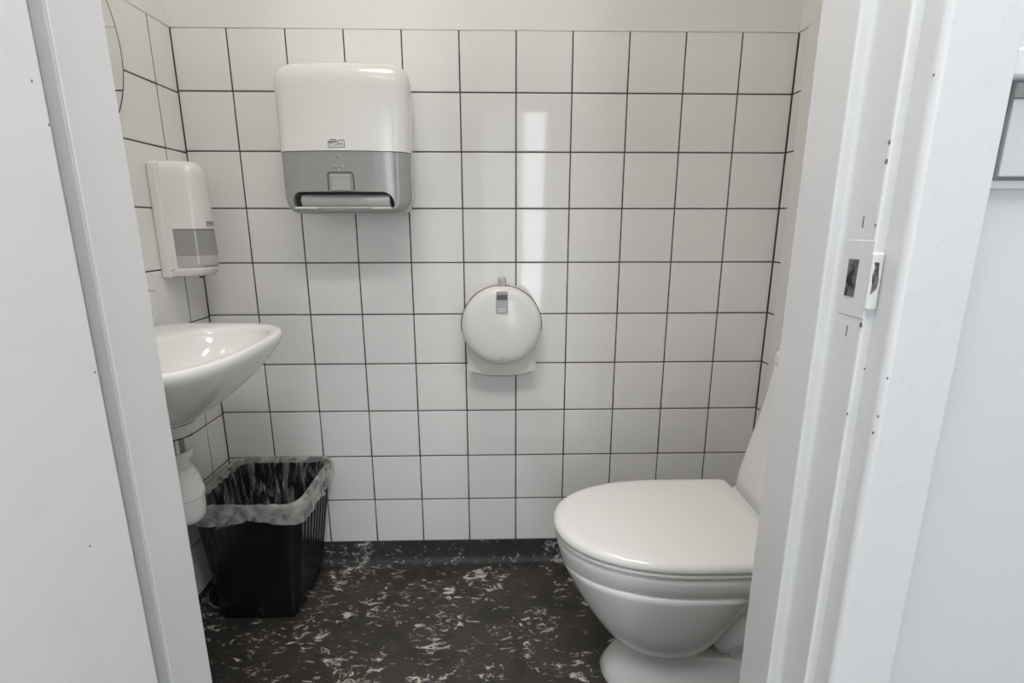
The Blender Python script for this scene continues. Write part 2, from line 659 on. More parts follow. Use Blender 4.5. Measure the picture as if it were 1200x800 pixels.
hd = struct(box('trim_4', OX0, OX1, -1.0805, FY0, OZ - 0.03, OZ, M_PAINT, None, 0.002))
# architraves on the corridor side
ar = [(1.1750, FY1 - 0.0006)] + arc(1.1750 + 0.006, -1.1020 + 0.006, 0.006, 180, 270, 5) + arc(1.2330 - 0.003, -1.1020 + 0.003, 0.003, 270, 360, 3) + [(1.2330, FY1 - 0.0006)]
arch_r = struct(extrude('trim_5', ar, 0, 2.12, M_PAINT))
al = [(0.495, FY1 - 0.0006), (0.495, -1.085), (0.490, -1.087), (0.440, -1.087), (0.437, FY1 - 0.0006)]
struct(extrude('trim_6', al, 0, 2.12, M_PAINT))
struct(box('trim_7', 0.437, 1.233, -1.102, FY1 - 0.0006, 2.12, 2.178, M_PAINT, None, 0.003))
struct(box('threshold_trim_8', OX0, OX1, -1.08, FY0, 0.0, 0.012, M_PAINT, None, 0.003))

# strike plate let into the rebate of the right jamb
bm_obj('strike_plate', box_mesh(XRR - 0.0006, XRR + 0.0014, -1.0815, -1.0505, 1.022, 1.086, 0.0005, 2), M_PAINT, jr)
bm_obj('strike_lip', box_mesh(XRR - 0.0010, XRR + 0.0085, -1.0835, -1.0790, 1.0295, 1.0765, 0.0018, 3), M_PAINT, jr)
bm_obj('latch_hole', box_mesh(XRR - 0.0012, XRR + 0.001, -1.0668, -1.0548, 1.0385, 1.0700, 0.0003, 1), M_STEELDK, jr)
wp = [(0.0004, 1.0690), (0.0042, 1.0685), (0.0046, 1.0610), (0.0058, 1.0540), (0.0050, 1.0480), (0.0020, 1.0440), (0.0006, 1.0425), (0.0010, 1.0500), (0.0002, 1.0580), (0.0012, 1.0640)]
new_obj('worn_patch', *loft([[(XRR + x, y, z) for x, z in wp] for y in (-1.0830, -1.0838)]), M_STEELDK, jr)
for yy, zz in ((-1.0640, 1.1010), (-1.0640, 1.0080)):
    bm_obj('screw_slot', box_mesh(XRR - 0.0003, XRR + 0.001, yy - 0.0005, yy + 0.0005, zz - 0.0048, zz + 0.0048), M_STEELDK, jr)

# door leaf, standing open into the corridor on the left
dr = thing('door_1', '', '', (0.5335, -1.0830, 0.0))
del dr['label'], dr['category']
struct(dr)
A_ = math.atan2(-1.0, -0.072)      # direction of the leaf
ud = Vector((math.cos(A_), math.sin(A_), 0))
nd = Vector((ud.y, -ud.x, 0))      # away from the opening
if nd.x > 0:
    nd = -nd
P0 = Vector((0.5335, -1.0830, 0))
bm = box_mesh(0, 0.66, 0, 0.040, 0.008, 2.045, 0.0015, 2)
for v in bm.verts:
    v.co = P0 + ud * v.co.x + nd * v.co.y + Vector((0, 0, v.co.z))
bm_obj('leaf', bm, M_DOOR, dr, True, 35)
for zz in (0.25, 1.85):
    v, f = lathe((0.4985, -1.0880, zz), 'z', [(0.0045, 0), (0.005, 0.002), (0.005, 0.088), (0.0045, 0.09)], 12)
    new_obj('hinge', v, f, M_CHROME, dr, smooth=True, angle=40, loc=wloc(dr))
hp = P0 + ud * 0.60 + Vector((0, 0, 1.04))
rv, rf = [], []
side = -nd
base = tube([hp, hp + side * 0.008], 0.026, 20)
stem = tube([hp, hp + side * 0.05], 0.009, 12)
lev = tube([hp + side * 0.05, hp + side * 0.05 - ud * 0.06, hp + side * 0.048 - ud * 0.12], 0.009, 12)
new_obj('door_handle', *join(base, stem, lev), M_CHROME, dr, smooth=True, angle=40, loc=wloc(dr))

# chipped paint on the edges of the frame and the leaf


def chip(parent, c, along, nrm_, sz):
    """small flake shaped scar lying on a painted face"""
    c, up, nn = Vector(c), Vector((0, 0, 1)), Vector(nrm_)
    al = Vector(along)
    pts = []
    for k in range(7):
        a = 2 * PI * k / 7
        rr = rnd.uniform(0.55, 1.0)
        pts.append(c + al * (math.cos(a) * rr * sz * 0.55) + up * (math.sin(a) * rr * sz))
    v, f = loft([[p - nn * 0.0004 for p in pts], [p + nn * 0.00035 for p in pts]])
    new_obj('paint_chip', v, f, M_CHIP, parent, False, wloc(parent))


for y, z, sz, x in ((-1.079, 1.1606, 2.2, 1.1655), (-1.079, 1.1468, 2.6, 1.1655), (-1.0784, 1.098, 2.0, 1.1655), (-1.0797, 1.0171, 3.0, 1.1655), (-1.0916, 0.9818, 1.4, 1.1655), (-1.0804, 0.9375, 1.4, 1.1655), (-1.0778, 1.2135, 1.6, 1.175), (-1.0993, 1.2031, 1.4, 1.175), (-1.1055, 0.9778, 1.3, 1.175), (-1.1027, 0.9438, 1.5, 1.175), (-1.1003, 0.9284, 1.5, 1.175)):
    par = jr if x < 1.17 else arch_r
    chip(par, (x, y, z), (0, 1, 0), (-1, 0, 0), sz * 0.0010)
for k, z in ((0.0084, 1.1975), (0.0018, 1.17), (0.0035, 0.9821), (0.038, 0.8462)):
    q = P0 + ud * k
    chip(dr, (q.x, q.y, z), ud, -nd, 0.0013)

# ------------------------------------------------------------------ toilet
YC = -0.44
t = thing('toilet', 'white ceramic floor standing toilet with closed lid, against the right wall', 'toilet', (1.36, YC, 0))
NT = 96


def ring(xc, af, ab, b, z, nf=2.2, nb=7.0, yc=YC):
    lp = []
    for i in range(NT):
        a = 2 * PI * i / NT
        c, s = math.cos(a), math.sin(a)
        if c < 0:
            x = xc + af * spow(c, 2 / nf)
            y = yc + b * spow(s, 2 / nf)
        else:
            x = xc + ab * spow(c, 2 / nb)
            # keep the half width full at the seam, ease towards the straight back
            y = yc + b * spow(s, 2 / nb) * (1 - 0.035 * c)
        lp.append((x, y, z))
    return lp


LX, LF, LB, LW = 1.285, 0.300, 0.178, 0.182
lid_loops = []
for ins, z in ((0.012, 0.4135), (0.003, 0.4140), (0.0008, 0.4165), (0.0, 0.421), (0.0012, 0.4265), (0.0045, 0.4312), (0.010, 0.4345), (0.018, 0.4365), (0.030, 0.4375)):
    lid_loops.append(ring(LX, LF - ins, LB - ins * 0.15, LW - ins, z, nb=44))
for s, z in ((0.75, 0.4385), (0.5, 0.439), (0.2, 0.439)):
    base_l = ring(LX, LF - 0.03, LB - 0.0045, LW - 0.03, z, nb=44)
    lid_loops.append([(LX + (x - LX) * s, YC + (y - YC) * s, z) for x, y, z in base_l])
new_obj('lid', *loft(lid_loops), M_SEAT, t, True, wloc(t), 60)
sl = [ring(LX, LF - i, LB - i * 0.4, LW - i, z, nb=44) for i, z in ((0.02, 0.3995), (0.006, 0.4000), (0.0035, 0.4025), (0.0035, 0.4095), (0.006, 0.4118), (0.02, 0.412))]
new_obj('seat', *loft(sl), M_SEAT, t, True, wloc(t), 50)
hinge = join(tube([(1.466, YC - 0.095, 0.414), (1.466, YC - 0.055, 0.414)], 0.011, 14), tube([(1.466, YC + 0.055, 0.414), (1.466, YC + 0.095, 0.414)], 0.011, 14))
for s in (-1, 1):
    new_obj('hinge', *tube([(1.470, YC + s * 0.055, 0.410), (1.470, YC + s * 0.095, 0.410)], 0.009, 14), M_SEAT, t, True, wloc(t), 40)

B = []
for z, xf, xb, b, nf, nb in (
        (0.385, 1.03, 1.44, 0.13, 2.2, 7), (0.3985, 1.02, 1.45, 0.145, 2.2, 7), (0.3990, 0.998, 1.468, 0.168, 2.2, 7), (0.3965, 0.9935, 1.472, 0.1725, 2.2, 7), (0.391, 0.9915, 1.474, 0.1745, 2.2, 7),
        (0.380, 0.9930, 1.474, 0.1735, 2.2, 7), (0.352, 0.9990, 1.474, 0.1700, 2.2, 7), (0.3485, 1.0000, 1.473, 0.1665, 2.2, 7),
        (0.3460, 1.0020, 1.470, 0.1640, 2.2, 6), (0.3430, 1.0025, 1.442, 0.1665, 2.2, 5), (0.3380, 1.0035, 1.438, 0.1690, 2.2, 5), (0.330, 1.0065, 1.434, 0.1680, 2.2, 4.5),
        (0.300, 1.0210, 1.424, 0.1600, 2.2, 4), (0.265, 1.0390, 1.412, 0.1500, 2.2, 3.6), (0.225, 1.0610, 1.398, 0.1380, 2.2, 3.2), (0.190, 1.0830, 1.386, 0.1260, 2.2, 3),
        (0.160, 1.1040, 1.374, 0.1130, 2.2, 2.8), (0.135, 1.1230, 1.362, 0.0990, 2.2, 2.6), (0.118, 1.1400, 1.350, 0.0870, 2.2, 2.6), (0.108, 1.1540, 1.345, 0.0760, 2.2, 2.6),
        (0.101, 1.1650, 1.40, 0.0730, 2.2, 3), (0.092, 1.1630, 1.50, 0.0740, 2.3, 5), (0.075, 1.1520, 1.56, 0.0790, 2.4, 6), (0.050, 1.1340, 1.58, 0.0880, 2.5, 7), (0.025, 1.1200, 1.59, 0.0970, 2.6, 7), (0.006, 1.1120, 1.60, 0.1020, 2.6, 7), (0.0005, 1.114, 1.60, 0.100, 2.6, 7)):
    xc = xf + (xb - xf) * 0.62
    B.append(ring(xc, xc - xf, xb - xc, b, z, nf, nb))
new_obj('bowl', *loft(B), M_CER, t, True, wloc(t), 75)
# rear pedestal and the two bulging bends of the trapway on each side
R_ = [ring(1.52, 0.13, 0.14, b, z, 3.0, 7) for z, b in ((0.0005, 0.092), (0.02, 0.092), (0.12, 0.080), (0.25, 0.085), (0.33, 0.125), (0.345, 0.150), (0.36, 0.158), (0.398, 0.160))]
tr = [loft(R_)]
for s in (-1, 1):
    y = YC + s * 0.073
    tr.append(tube(bez((1.56, y - s * 0.0, 0.345), (1.43, y + s * 0.012, 0.26), (1.385, y - s * 0.02, 0.12), 10), [0.05, 0.05, 0.05, 0.05, 0.05, 0.049, 0.048, 0.046, 0.042, 0.034, 0.02], 20))
    tr.append(tube(bez((1.60, y, 0.25), (1.50, y + s * 0.008, 0.16), (1.43, y - s * 0.015, 0.05), 10), [0.045, 0.045, 0.045, 0.045, 0.045, 0.044, 0.042, 0.040, 0.036, 0.03, 0.02], 20))
new_obj('trapway', *join(*tr), M_CER, t, True, wloc(t), 75)


def rrect(x0, x1, y0, y1, r, z, n=8, rb=None):
    """rounded rectangle, front (x0) corners of radius r"""
    rb = r if rb is None else rb
    lp = []
    for cx, cy, rr, a0 in ((x1 - rb, y1 - rb, rb, 0), (x0 + r, y1 - r, r, 90), (x0 + r, y0 + r, r, 180), (x1 - rb, y0 + rb, rb, 270)):
        for k in range(n + 1):
            a = math.radians(a0 + 90 * k / n)
            lp.append((cx + rr * math.cos(a), cy + rr * math.sin(a), z))
    return lp


XW = RW - 0.006
tk = []
for z, x0, w in ((0.3995, 1.482, 0.150), (0.404, 1.470, 0.164), (0.4185, 1.4695, 0.166), (0.4205, 1.472, 0.164), (0.4210, 1.4850, 0.154),
                 (0.4235, 1.4800, 0.163), (0.434, 1.4785, 0.166), (0.47, 1.4850, 0.170), (0.52, 1.4975, 0.172), (0.58, 1.5130, 0.174), (0.64, 1.5280, 0.175), (0.70, 1.5400, 0.176), (0.758, 1.5490, 0.176), (0.762, 1.553, 0.173)):
    tk.append(rrect(x0, XW, YC - w, YC + w, 0.038, z, 8, 0.02))
new_obj('cistern', *loft(tk), M_CER, t, True, wloc(t), 50)
tl = [rrect(1.548 + i, XW, YC - 0.178 + i, YC + 0.178 - i, 0.038, z, 8, 0.02) for i, z in ((0.004, 0.7625), (0.0, 0.765), (0.0, 0.785), (0.004, 0.793), (0.014, 0.797), (0.03, 0.799))]
new_obj('cistern_lid', *loft(tl), M_CER, t, True, wloc(t), 50)
new_obj('flush_button', *lathe((1.62, YC, 0.7988), 'z', [(0.024, 0), (0.024, 0.004), (0.020, 0.007), (0.0, 0.008)], 24, True, False), M_CHROME, t, True, wloc(t), 50)

# ------------------------------------------------------------------ washbasin
SC = Vector((0.168, -0.475, 0))
s_ = thing('washbasin', 'white ceramic wall mounted washbasin on the left wall, beneath the soap dispenser', 'sink', (0, SC.y, 0.70))
NS = 96


def supr(xc, af, ab, b, nf, nb, a):
    c, s = math.cos(a), math.sin(a)
    if c >= 0:
        return Vector((xc + af * spow(c, 2 / nf), SC.y + b * spow(s, 2 / nf), 0))
    return Vector((xc - ab * abs(c) ** (2 / nb), SC.y + b * spow(s, 2 / nb), 0))


Pout = [supr(0.13, 0.236, 0.1265, 0.258, 3.15, 9, 2 * PI * i / NS) for i in range(NS)]
Pin = [supr(0.222, 0.113, 0.112, 0.208, 2.8, 3.0, 2 * PI * i / NS) for i in range(NS)]
ZS = 0.860
loops = []
DC = Vector((SC.x, SC.y, 0))
for s, z in ((0.10, 0.6940), (0.16, 0.6945), (0.22, 0.699), (0.32, 0.709), (0.45, 0.7255), (0.58, 0.7455), (0.70, 0.7675), (0.80, 0.788), (0.88, 0.807), (0.94, 0.823), (0.975, 0.8345), (0.993, 0.8425), (1.0, 0.849), (0.9985, 0.8545), (0.993, 0.8585), (0.984, 0.8602)):
    loops.append([DC + (p - DC) * s + Vector((0, 0, z)) for p in Pout])
for f, z in ((0.25, 0.8604), (0.5, 0.8602), (0.7, 0.8592), (0.86, 0.8570), (0.96, 0.8535), (1.0, 0.8505)):
    loops.append([(DC + (p - DC) * 0.984).lerp(q, f) + Vector((0, 0, z)) for p, q in zip(Pout, Pin)])
DI = Vector((0.19, SC.y, 0))
for s, z in ((0.985, 0.843), (0.955, 0.831), (0.90, 0.816), (0.82, 0.798), (0.68, 0.781), (0.50, 0.769), (0.30, 0.762), (0.12, 0.759)):
    loops.append([DI + (q - DI) * s + Vector((0, 0, z)) for q in Pin])
new_obj('bowl', *loft(loops), M_CER, s_, True, wloc(s_), 75)
new_obj('drain', *lathe((0.19, SC.y, 0.7592), 'z', [(0.030, 0), (0.030, 0.002), (0.022, 0.0025), (0.02, 0.001), (0.0, 0.001)], 24, True, False), M_CHROME, s_, True, wloc(s_), 40)

# mixer tap
tp = thing('mixer_tap', 'chrome lever mixer tap standing on the back of the washbasin', 'tap', (0.055, SC.y, 0.8605))
body = lathe((0.055, SC.y, 0.8605), 'z', [(0.026, 0), (0.026, 0.006), (0.022, 0.010), (0.021, 0.07), (0.023, 0.075), (0.022, 0.088), (0.0, 0.09)], 24, True, False)
new_obj('body', *body, M_CHROME, tp, True, wloc(tp), 40)
new_obj('spout', *tube(bez((0.06, SC.y, 0.905), (0.11, SC.y, 0.935), (0.150, SC.y + 0.01, 0.918), 10), [0.017, 0.016, 0.015, 0.014, 0.0135, 0.013, 0.0125, 0.012, 0.012, 0.0115, 0.0115], 16), M_CHROME, tp, True, wloc(tp), 50)
lv = []
for x, w, h, z in ((0.035, 0.016, 0.012, 0.958), (0.07, 0.016, 0.011, 0.962), (0.11, 0.011, 0.007, 0.966), (0.145, 0.009, 0.005, 0.969), (0.165, 0.007, 0.004, 0.970), (0.171, 0.004, 0.002, 0.970)):
    lv.append([(x, SC.y + 0.006 + w * math.cos(2 * PI * k / 16), z + h * math.sin(2 * PI * k / 16)) for k in range(16)])
new_obj('lever', *loft(lv), M_CHROME, tp, True, wloc(tp), 50)

# bottle trap under the basin
bt = thing('bottle_trap', 'white plastic bottle trap with short chrome pipe under the washbasin', 'drain pipe', (SC.x, SC.y, 0.455))
c0 = (SC.x, SC.y, 0)


def tpart(name, prof, m):
    new_obj(name, *lathe(c0, 'z', prof, 32), m, bt, True, wloc(bt), 35)


tpart('flange', [(0.043, 0.6935), (0.043, 0.690), (0.040, 0.686), (0.036, 0.670), (0.034, 0.6665), (0.03, 0.6655)], M_PVC)
tpart('seal', [(0.0335, 0.6655), (0.0335, 0.6635)], M_LINE)
tpart('tail_pipe', [(0.0245, 0.6635), (0.0245, 0.628)], M_PIPE)
tpart('collar_nut', [(0.022, 0.6290), (0.0270, 0.6285), (0.0285, 0.626), (0.0285, 0.6165), (0.0262, 0.6155), (0.0262, 0.6120), (0.019, 0.6115)], M_PVC)
tpart('dip_pipe', [(0.0180, 0.612), (0.0180, 0.584)], M_PVC)
tpart('cap_nut', [(0.0190, 0.5915), (0.0250, 0.590), (0.0265, 0.585), (0.0282, 0.579), (0.0290, 0.5755), (0.0318, 0.575), (0.0328, 0.571), (0.0388, 0.543), (0.0395, 0.539)], M_PVC)
tpart('bottle', [(0.0385, 0.539), (0.0385, 0.5360), (0.0405, 0.5350), (0.0407, 0.524), (0.0390, 0.522), (0.0388, 0.520), (0.0382, 0.486), (0.036, 0.473), (0.030, 0.465), (0.02, 0.462), (0.0, 0.4615)], M_PVC)
new_obj('outlet_pipe', *tube([(SC.x - 0.03, SC.y, 0.556), (0.06, SC.y, 0.556), (0.002, SC.y, 0.556)], 0.016, 20), M_PVC, bt, True, wloc(bt), 40)
new_obj('wall_rosette', *lathe((0.0, SC.y, 0.556), 'x', [(0.036, 0.0005), (0.036, 0.003), (0.022, 0.012), (0.0165, 0.013)], 28), M_PVC, bt, True, wloc(bt), 40)

# round mirror
mr = thing('round_mirror', 'round frameless mirror on the left tiled wall above the washbasin', 'mirror', (0.0, -0.455, 1.480))
RM = 0.248
new_obj('backing', *lathe((0.0005, -0.455, 1.480), 'x', [(RM, 0.0), (RM, 0.0050), (RM - 0.001, 0.0056)], 96), M_MIRRORBACK, mr, True, wloc(mr), 30)
new_obj('glass', *lathe((0.005, -0.455, 1.480), 'x', [(RM - 0.004, -0.003), (RM - 0.004, 0.0012)], 96), M_MIRROR, mr, True, wloc(mr), 30)

# ------------------------------------------------------------------ soap dispenser
SY = -0.122
sd = thing('soap_dispenser', 'white wall soap dispenser with a grey level window, on the left wall', 'soap dispenser', (0, SY, 0.97))
NSD = 48


def sring(d, b, z, n=2.3, x0=0.0006, rng=(0, 1)):
    lp = []
    for i in range(NSD + 1):
        tt = rng[0] + (rng[1] - rng[0]) * i / NSD
        a = -PI / 2 + PI * tt
        lp.append((x0 + d * abs(math.cos(a)) ** (2 / n), SY + b * spow(math.sin(a), 2 / n), z))
    return lp


def sdim(z):
    """depth and half width of the soap dispenser at height z"""
    u = (z - 0.985) / (1.258 - 0.985)
    return 0.112 - 0.006 * u, 0.0585 - 0.006 * u


top = []
SW0, SW1 = 0.100, 0.89
for z in (1.0905, 1.12, 1.16, 1.20, 1.225, 1.236, 1.2445, 1.251, 1.2555, 1.2575):
    d, b = sdim(z)
    e = max(0.0, (z - 1.225) / 0.0325)
    k = 0.030 * (1 - math.sqrt(max(0.0, 1 - e * e)))
    top.append(sring(d - k, b - k * 0.75, z))
vt, ft = loft(top, True, True)
# lower part: cheeks either side of the window
lowl = [sring(*sdim(z), z, rng=(0, SW0 + 0.002)) for z in (0.9925, 1.03, 1.0905)]
lowr = [sring(*sdim(z), z, rng=(SW1 - 0.002, 1.0)) for z in (0.9925, 1.03, 1.0905)]
new_obj('cover', *join((vt, ft), loft(lowl, False, False, False), loft(lowr, False, False, False)), M_PLAST, sd, True, wloc(sd), 40)


def swin(name, zs, ins, m, x0=SW0, x1=SW1):
    L_ = []
    for z in zs:
        d, b = sdim(z)
        q = max(0.0, (1.002 - z) / 0.0095)
        L_.append(sring(d - ins - 0.008 * q * q, b - ins, z, rng=(x0, x1)))
    return new_obj(name, *loft(L_, False, False, False), m, sd, True, wloc(sd), 40)


swin('window', (1.0235, 1.04, 1.06, 1.0885), 0.0012, M_GREY)
swin('soap_level', (0.9925, 0.994, 0.996, 0.999, 1.005, 1.0235), 0.0012, M_SOAP)
swin('window_seam', (1.0887, 1.0905), 0.0022, M_LINE)
pl = []
for z, d, b in ((0.9700, 0.075, 0.046), (0.9705, 0.088, 0.050), (0.973, 0.097, 0.0545), (0.980, 0.1030, 0.0570), (0.986, 0.1065, 0.0580), (0.991, 0.1080, 0.0590), (0.9925, 0.1070, 0.0585)):
    pl.append(sring(d, b, z))
new_obj('push_lever', *loft(pl), M_PLAST, sd, True, wloc(sd), 40)
new_obj('nozzle', *lathe((0.060, SY + 0.012, 0.962), 'z', [(0.006, 0), (0.009, 0.008)], 16), M_GREYDK, sd, True, wloc(sd), 40)
rear = [[(x, y, z) for x, y, z in ((0.0006, SY - 0.0615, z_), (0.022, SY - 0.0615, z_), (0.022, SY + 0.0615, z_), (0.0006, SY + 0.0615, z_))] for z_ in (0.966, 1.25)]
bm = box_mesh(0.0006, 0.026, SY - 0.0610, SY + 0.0610, 0.968, 1.250, 0.006, 3)
bm_obj('back_plate', bm, M_PLAST, sd)
# logo frame with lettering
lx = sdim(1.104)[0] + 0.0006
lt = []
d_, b_ = sdim(1.104)


def spt(tt, z, off=0.0):
    d, b = sdim(z)
    p = sring(d + off, b + off, z, rng=(tt, tt))[0]
    return Vector(p)


ck = [spt(0.085, 0.992, 0.0004), spt(0.075, 0.9895, 0.0008), spt(0.050, 0.986, 0.0006), spt(0.035, 0.978, 0.0002), spt(0.028, 0.972, -0.004)]
ck = [p + Vector((0, -0.0012, 0)) for p in ck]
new_obj('lever_gap', *tube(ck, 0.0006, 6), M_LINE, sd, False, wloc(sd))
pm = spt(0.47, 1.104, 0.0003)
tx = (spt(0.49, 1.104) - spt(0.45, 1.104)).normalized()
text('logo_lettering', 'TORK', 0.0075, pm, tx, (0, 0, 1), M_INK, sd)
fr = []
for a, b in (((-0.013, -0.0052), (0.013, -0.0052)), ((-0.013, 0.0052), (0.013, 0.0052)), ((-0.013, -0.0052), (-0.013, 0.0052)), ((0.013, -0.0052), (0.013, 0.0052))):
    fr.append(tube([pm + tx * a[0] + Vector((0, 0, a[1])), pm + tx * b[0] + Vector((0, 0, b[1]))], 0.0006, 6))
new_obj('logo_frame', *join(*fr), M_INK, sd, False, wloc(sd))

# ------------------------------------------------------------------ paper towel dispenser
PX = 0.482
pd = thing('paper_towel_dispenser', 'large white paper towel dispenser with smoky grey lower half on the back wall', 'dispenser', (PX, 0, 1.128))
NP = 40


def pring(w, d, r, z, x=PX, y0=-0.0006):
    """U shaped section: flat back on the wall, rounded front corners"""
    bow = 0.57
    wb = w - 0.020
    wf = w - r * 0.86                 # end of the gently bowed front
    drop = wf * wf / (2 * bow)
    lp = [(x + wb, y0, z), (x + w - 0.004, y0 - d * 0.52, z), (x + w, y0 - d + r + drop, z)]
    a0 = math.asin(wf / bow)
    # corner from the side to the bowed front
    p0, p1, p2 = Vector((x + w, y0 - d + r + drop, z)), Vector((x + w, y0 - d + drop + 0.006, z)), Vector((x + wf, y0 - d + drop, z))
    cr = [tuple(q) for q in bez(p0, p1, p2, 9)][1:]
    lp += cr
    for k in range(1, 16):
        u = wf * (1 - k / 8)
        lp.append((x + u, y0 - d + u * u / (2 * bow), z))
    left = [(2 * x - q[0], q[1], q[2]) for q in cr][::-1]
    lp += left
    lp += [(x - w, y0 - d + r + drop, z), (x - w + 0.004, y0 - d * 0.52, z), (x - wb, y0, z)]
    return lp


W0, D0, RC = 0.160, 0.203, 0.046
ZM = 1.2745
up = []
for z in (ZM, 1.30, 1.36, 1.42, 1.440, 1.452, 1.461, 1.468, 1.4735, 1.4765, 1.478):
    e = max(0.0, (z - 1.432) / 0.046)
    k = 0.040 * (1 - math.sqrt(max(0.0, 1 - e * e)))
    g = (z - ZM) * 0.02
    up.append(pring(W0 + g - k * 0.9, D0 - g - k, RC, z))
new_obj('cover', *loft(up), M_PLAST, pd, True, wloc(pd), 40)
lo = []
for z in (1.1275, 1.1285, 1.131, 1.135, 1.141, 1.149, 1.158, 1.17, 1.20, 1.24, ZM - 0.0012):
    e = max(0.0, (1.173 - z) / 0.0455)
    k = 0.040 * (1 - math.sqrt(max(0.0, 1 - e * e)))
    e2 = max(0.0, (1.143 - z) / 0.0155)
    k2 = 0.016 * (1 - math.sqrt(max(0.0, 1 - e2 * e2)))
    lo.append(pring(W0 - 0.001 - k * 0.85, D0 - 0.002 - k2, RC - 0.003, z))
lower = new_obj('lower_panel', *loft(lo), M_GREY, pd, True, wloc(pd), 40)
# slot for the paper cut with a boolean
sv = []
for y in (-0.26, -0.115):
    lp = []
    for cx, cz, r, a0 in ((0.574, 1.1515, 0.0285, 0), (0.373, 1.1605, 0.0195, 90), (0.364, 1.1525, 0.0105, 180), (0.595, 1.1495, 0.0075, 270)):
        for k in range(7):
            a = math.radians(a0 + 90 * k / 6)
            lp.append((cx + r * math.cos(a), y, cz + r * math.sin(a)))
    sv.append(lp)
cut = new_obj('cutter', *loft(sv), M_GREYDK, None)
md = lower.modifiers.new('slot', 'BOOLEAN')
md.operation = 'DIFFERENCE'
md.object = cut
md.solver = 'EXACT'
dg = bpy.context.evaluated_depsgraph_get()
me2 = bpy.data.meshes.new_from_object(lower.evaluated_get(dg))
lower.modifiers.clear()
lower.data = me2
for p in me2.polygons:
    p.use_smooth = True
me2.set_sharp_from_angle(angle=math.radians(50))
bpy.data.objects.remove(cut, do_unlink=True)
bm = box_mesh(PX - W0 + 0.030, PX + W0 - 0.030, -0.170, -0.004, ZM - 0.003, ZM + 0.001)
bm_obj('seam', bm, M_LINE, pd, False)
new_obj('feed_roller', *lathe((0.372, -0.172, 1.1585), 'x', [(0.015, 0.0), (0.0165, 0.002), (0.0165, 0.216), (0.015, 0.218)], 24), M_GREYLT, pd, True, wloc(pd), 40)
new_obj('roller_end', *lathe((0.364, -0.172, 1.1590), 'x', [(0.012, 0.0), (0.012, 0.0078)], 20), M_CARD, pd, True, wloc(pd), 40)
bm_obj('tear_bar', box_mesh(0.360, 0.596, -0.1975, -0.160, 1.1395, 1.1435, 0.001, 1), M_PLAST, pd)
yf = -D0 - 0.0006
# tab with its raised arch
bm_obj('tab', box_mesh(0.4535, 0.5015, yf - 0.0006, yf + 0.004, 1.1822, 1.2185, 0.002, 2), M_GREYLT, pd)
bm_obj('tab_rim', box_mesh(0.4525, 0.5025, yf - 0.0016, yf + 0.004, 1.2140, 1.2195, 0.0012, 2), M_SOAP, pd)
ap = [(0.4465, yf + 0.0016, 1.183), (0.447, yf + 0.0016, 1.212)] + [(0.453 + 0.006 * math.cos(math.radians(180 - k * 18)), yf + 0.0016, 1.2175 + 0.0075 * math.sin(math.radians(180 - k * 18))) for k in range(6)] + \
     [(0.502 + 0.006 * math.cos(math.radians(90 - k * 18)), yf + 0.0016, 1.2175 + 0.0075 * math.sin(math.radians(90 - k * 18))) for k in range(6)] + [(0.5085, yf + 0.0016, 1.212), (0.509, yf + 0.0016, 1.183)]
new_obj('tab_arch', *tube(ap, 0.0013, 8), M_GREYDK, pd, True, wloc(pd))
# embossed drops above the tab
for dx, dz, r in ((0, 0.006, 0.0055), (-0.0085, -0.017, 0.004), (0.0085, -0.017, 0.004), (0, -0.026, 0.0035)):
    new_obj('embossed_drop', *lathe((0.4755 + dx, yf + 0.0012, 1.2555 + dz), 'y', [(r, 0.0), (r, -0.0003), (r * 0.6, -0.0012), (0.0, -0.0015)], 16, True, False), M_GREYLT if r < 0.005 else M_GREY, pd, True, wloc(pd), 30)
text('logo_lettering', 'TORK', 0.0125, (0.4735, -D0 - 0.0007 + 0.0006, 1.2885), (1, 0, 0), (0, 0, 1), M_INK, pd)
fr = []
for a, b in (((-0.019, -0.007), (0.019, -0.007)), ((-0.019, 0.007), (0.004, 0.007)), ((0.004, 0.0085), (0.019, 0.0095)), ((-0.019, -0.007), (-0.019, 0.007)), ((0.019, -0.007), (0.019, 0.0095)), ((-0.014, 0.0115), (0.000, 0.0095))):
    fr.append(tube([Vector((0.4735 + a[0], -D0 - 0.0002, 1.2885 + a[1])), Vector((0.4735 + b[0], -D0 - 0.0002, 1.2885 + b[1]))], 0.0008, 6))
new_obj('logo_frame', *join(*fr), M_INK, pd, False, wloc(pd))
bm_obj('back_plate', box_mesh(PX - W0 + 0.026, PX + W0 - 0.026, -0.06, -0.0004, 1.140, 1.462, 0.012, 3), M_PLAST, pd)

# ------------------------------------------------------------------ toilet roll dispenser
TX, TZ = 0.8665, 0.823
td = thing('toilet_roll_dispenser', 'round white toilet roll dispenser with small grey window on the back wall', 'dispenser', (TX, 0, TZ))
RR = 0.1135
cv = [(RR - 0.001, -0.022), (RR, -0.024), (RR, -0.088), (RR - 0.0012, -0.097), (RR - 0.005, -0.106), (RR - 0.012, -0.1135), (RR - 0.022, -0.1180), (RR - 0.040, -0.1205), (0.04, -0.1225), (0.0, -0.123)]
new_obj('cover', *lathe((TX, 0, TZ), 'y', cv, 80, True, False), M_PLAST, td, True, wloc(td), 50)
new_obj('back_plate', *lathe((TX, 0, TZ), 'y', [(RR - 0.004, -0.0006), (RR - 0.004, -0.0205)], 64), M_PLAST, td, True, wloc(td), 40)
# dark line painted as the gap shadow over the upper half of the cover's rim
gl = []
for k in range(41):
    a = math.radians(-8 + 196 * k / 40)
    gl.append((TX + (RR + 0.0002) * math.cos(a), -0.0875, TZ + (RR + 0.0002) * math.sin(a)))
new_obj('cover_shadow_line', *tube(gl, 0.0016, 8), M_LINE, td, True, wloc(td))
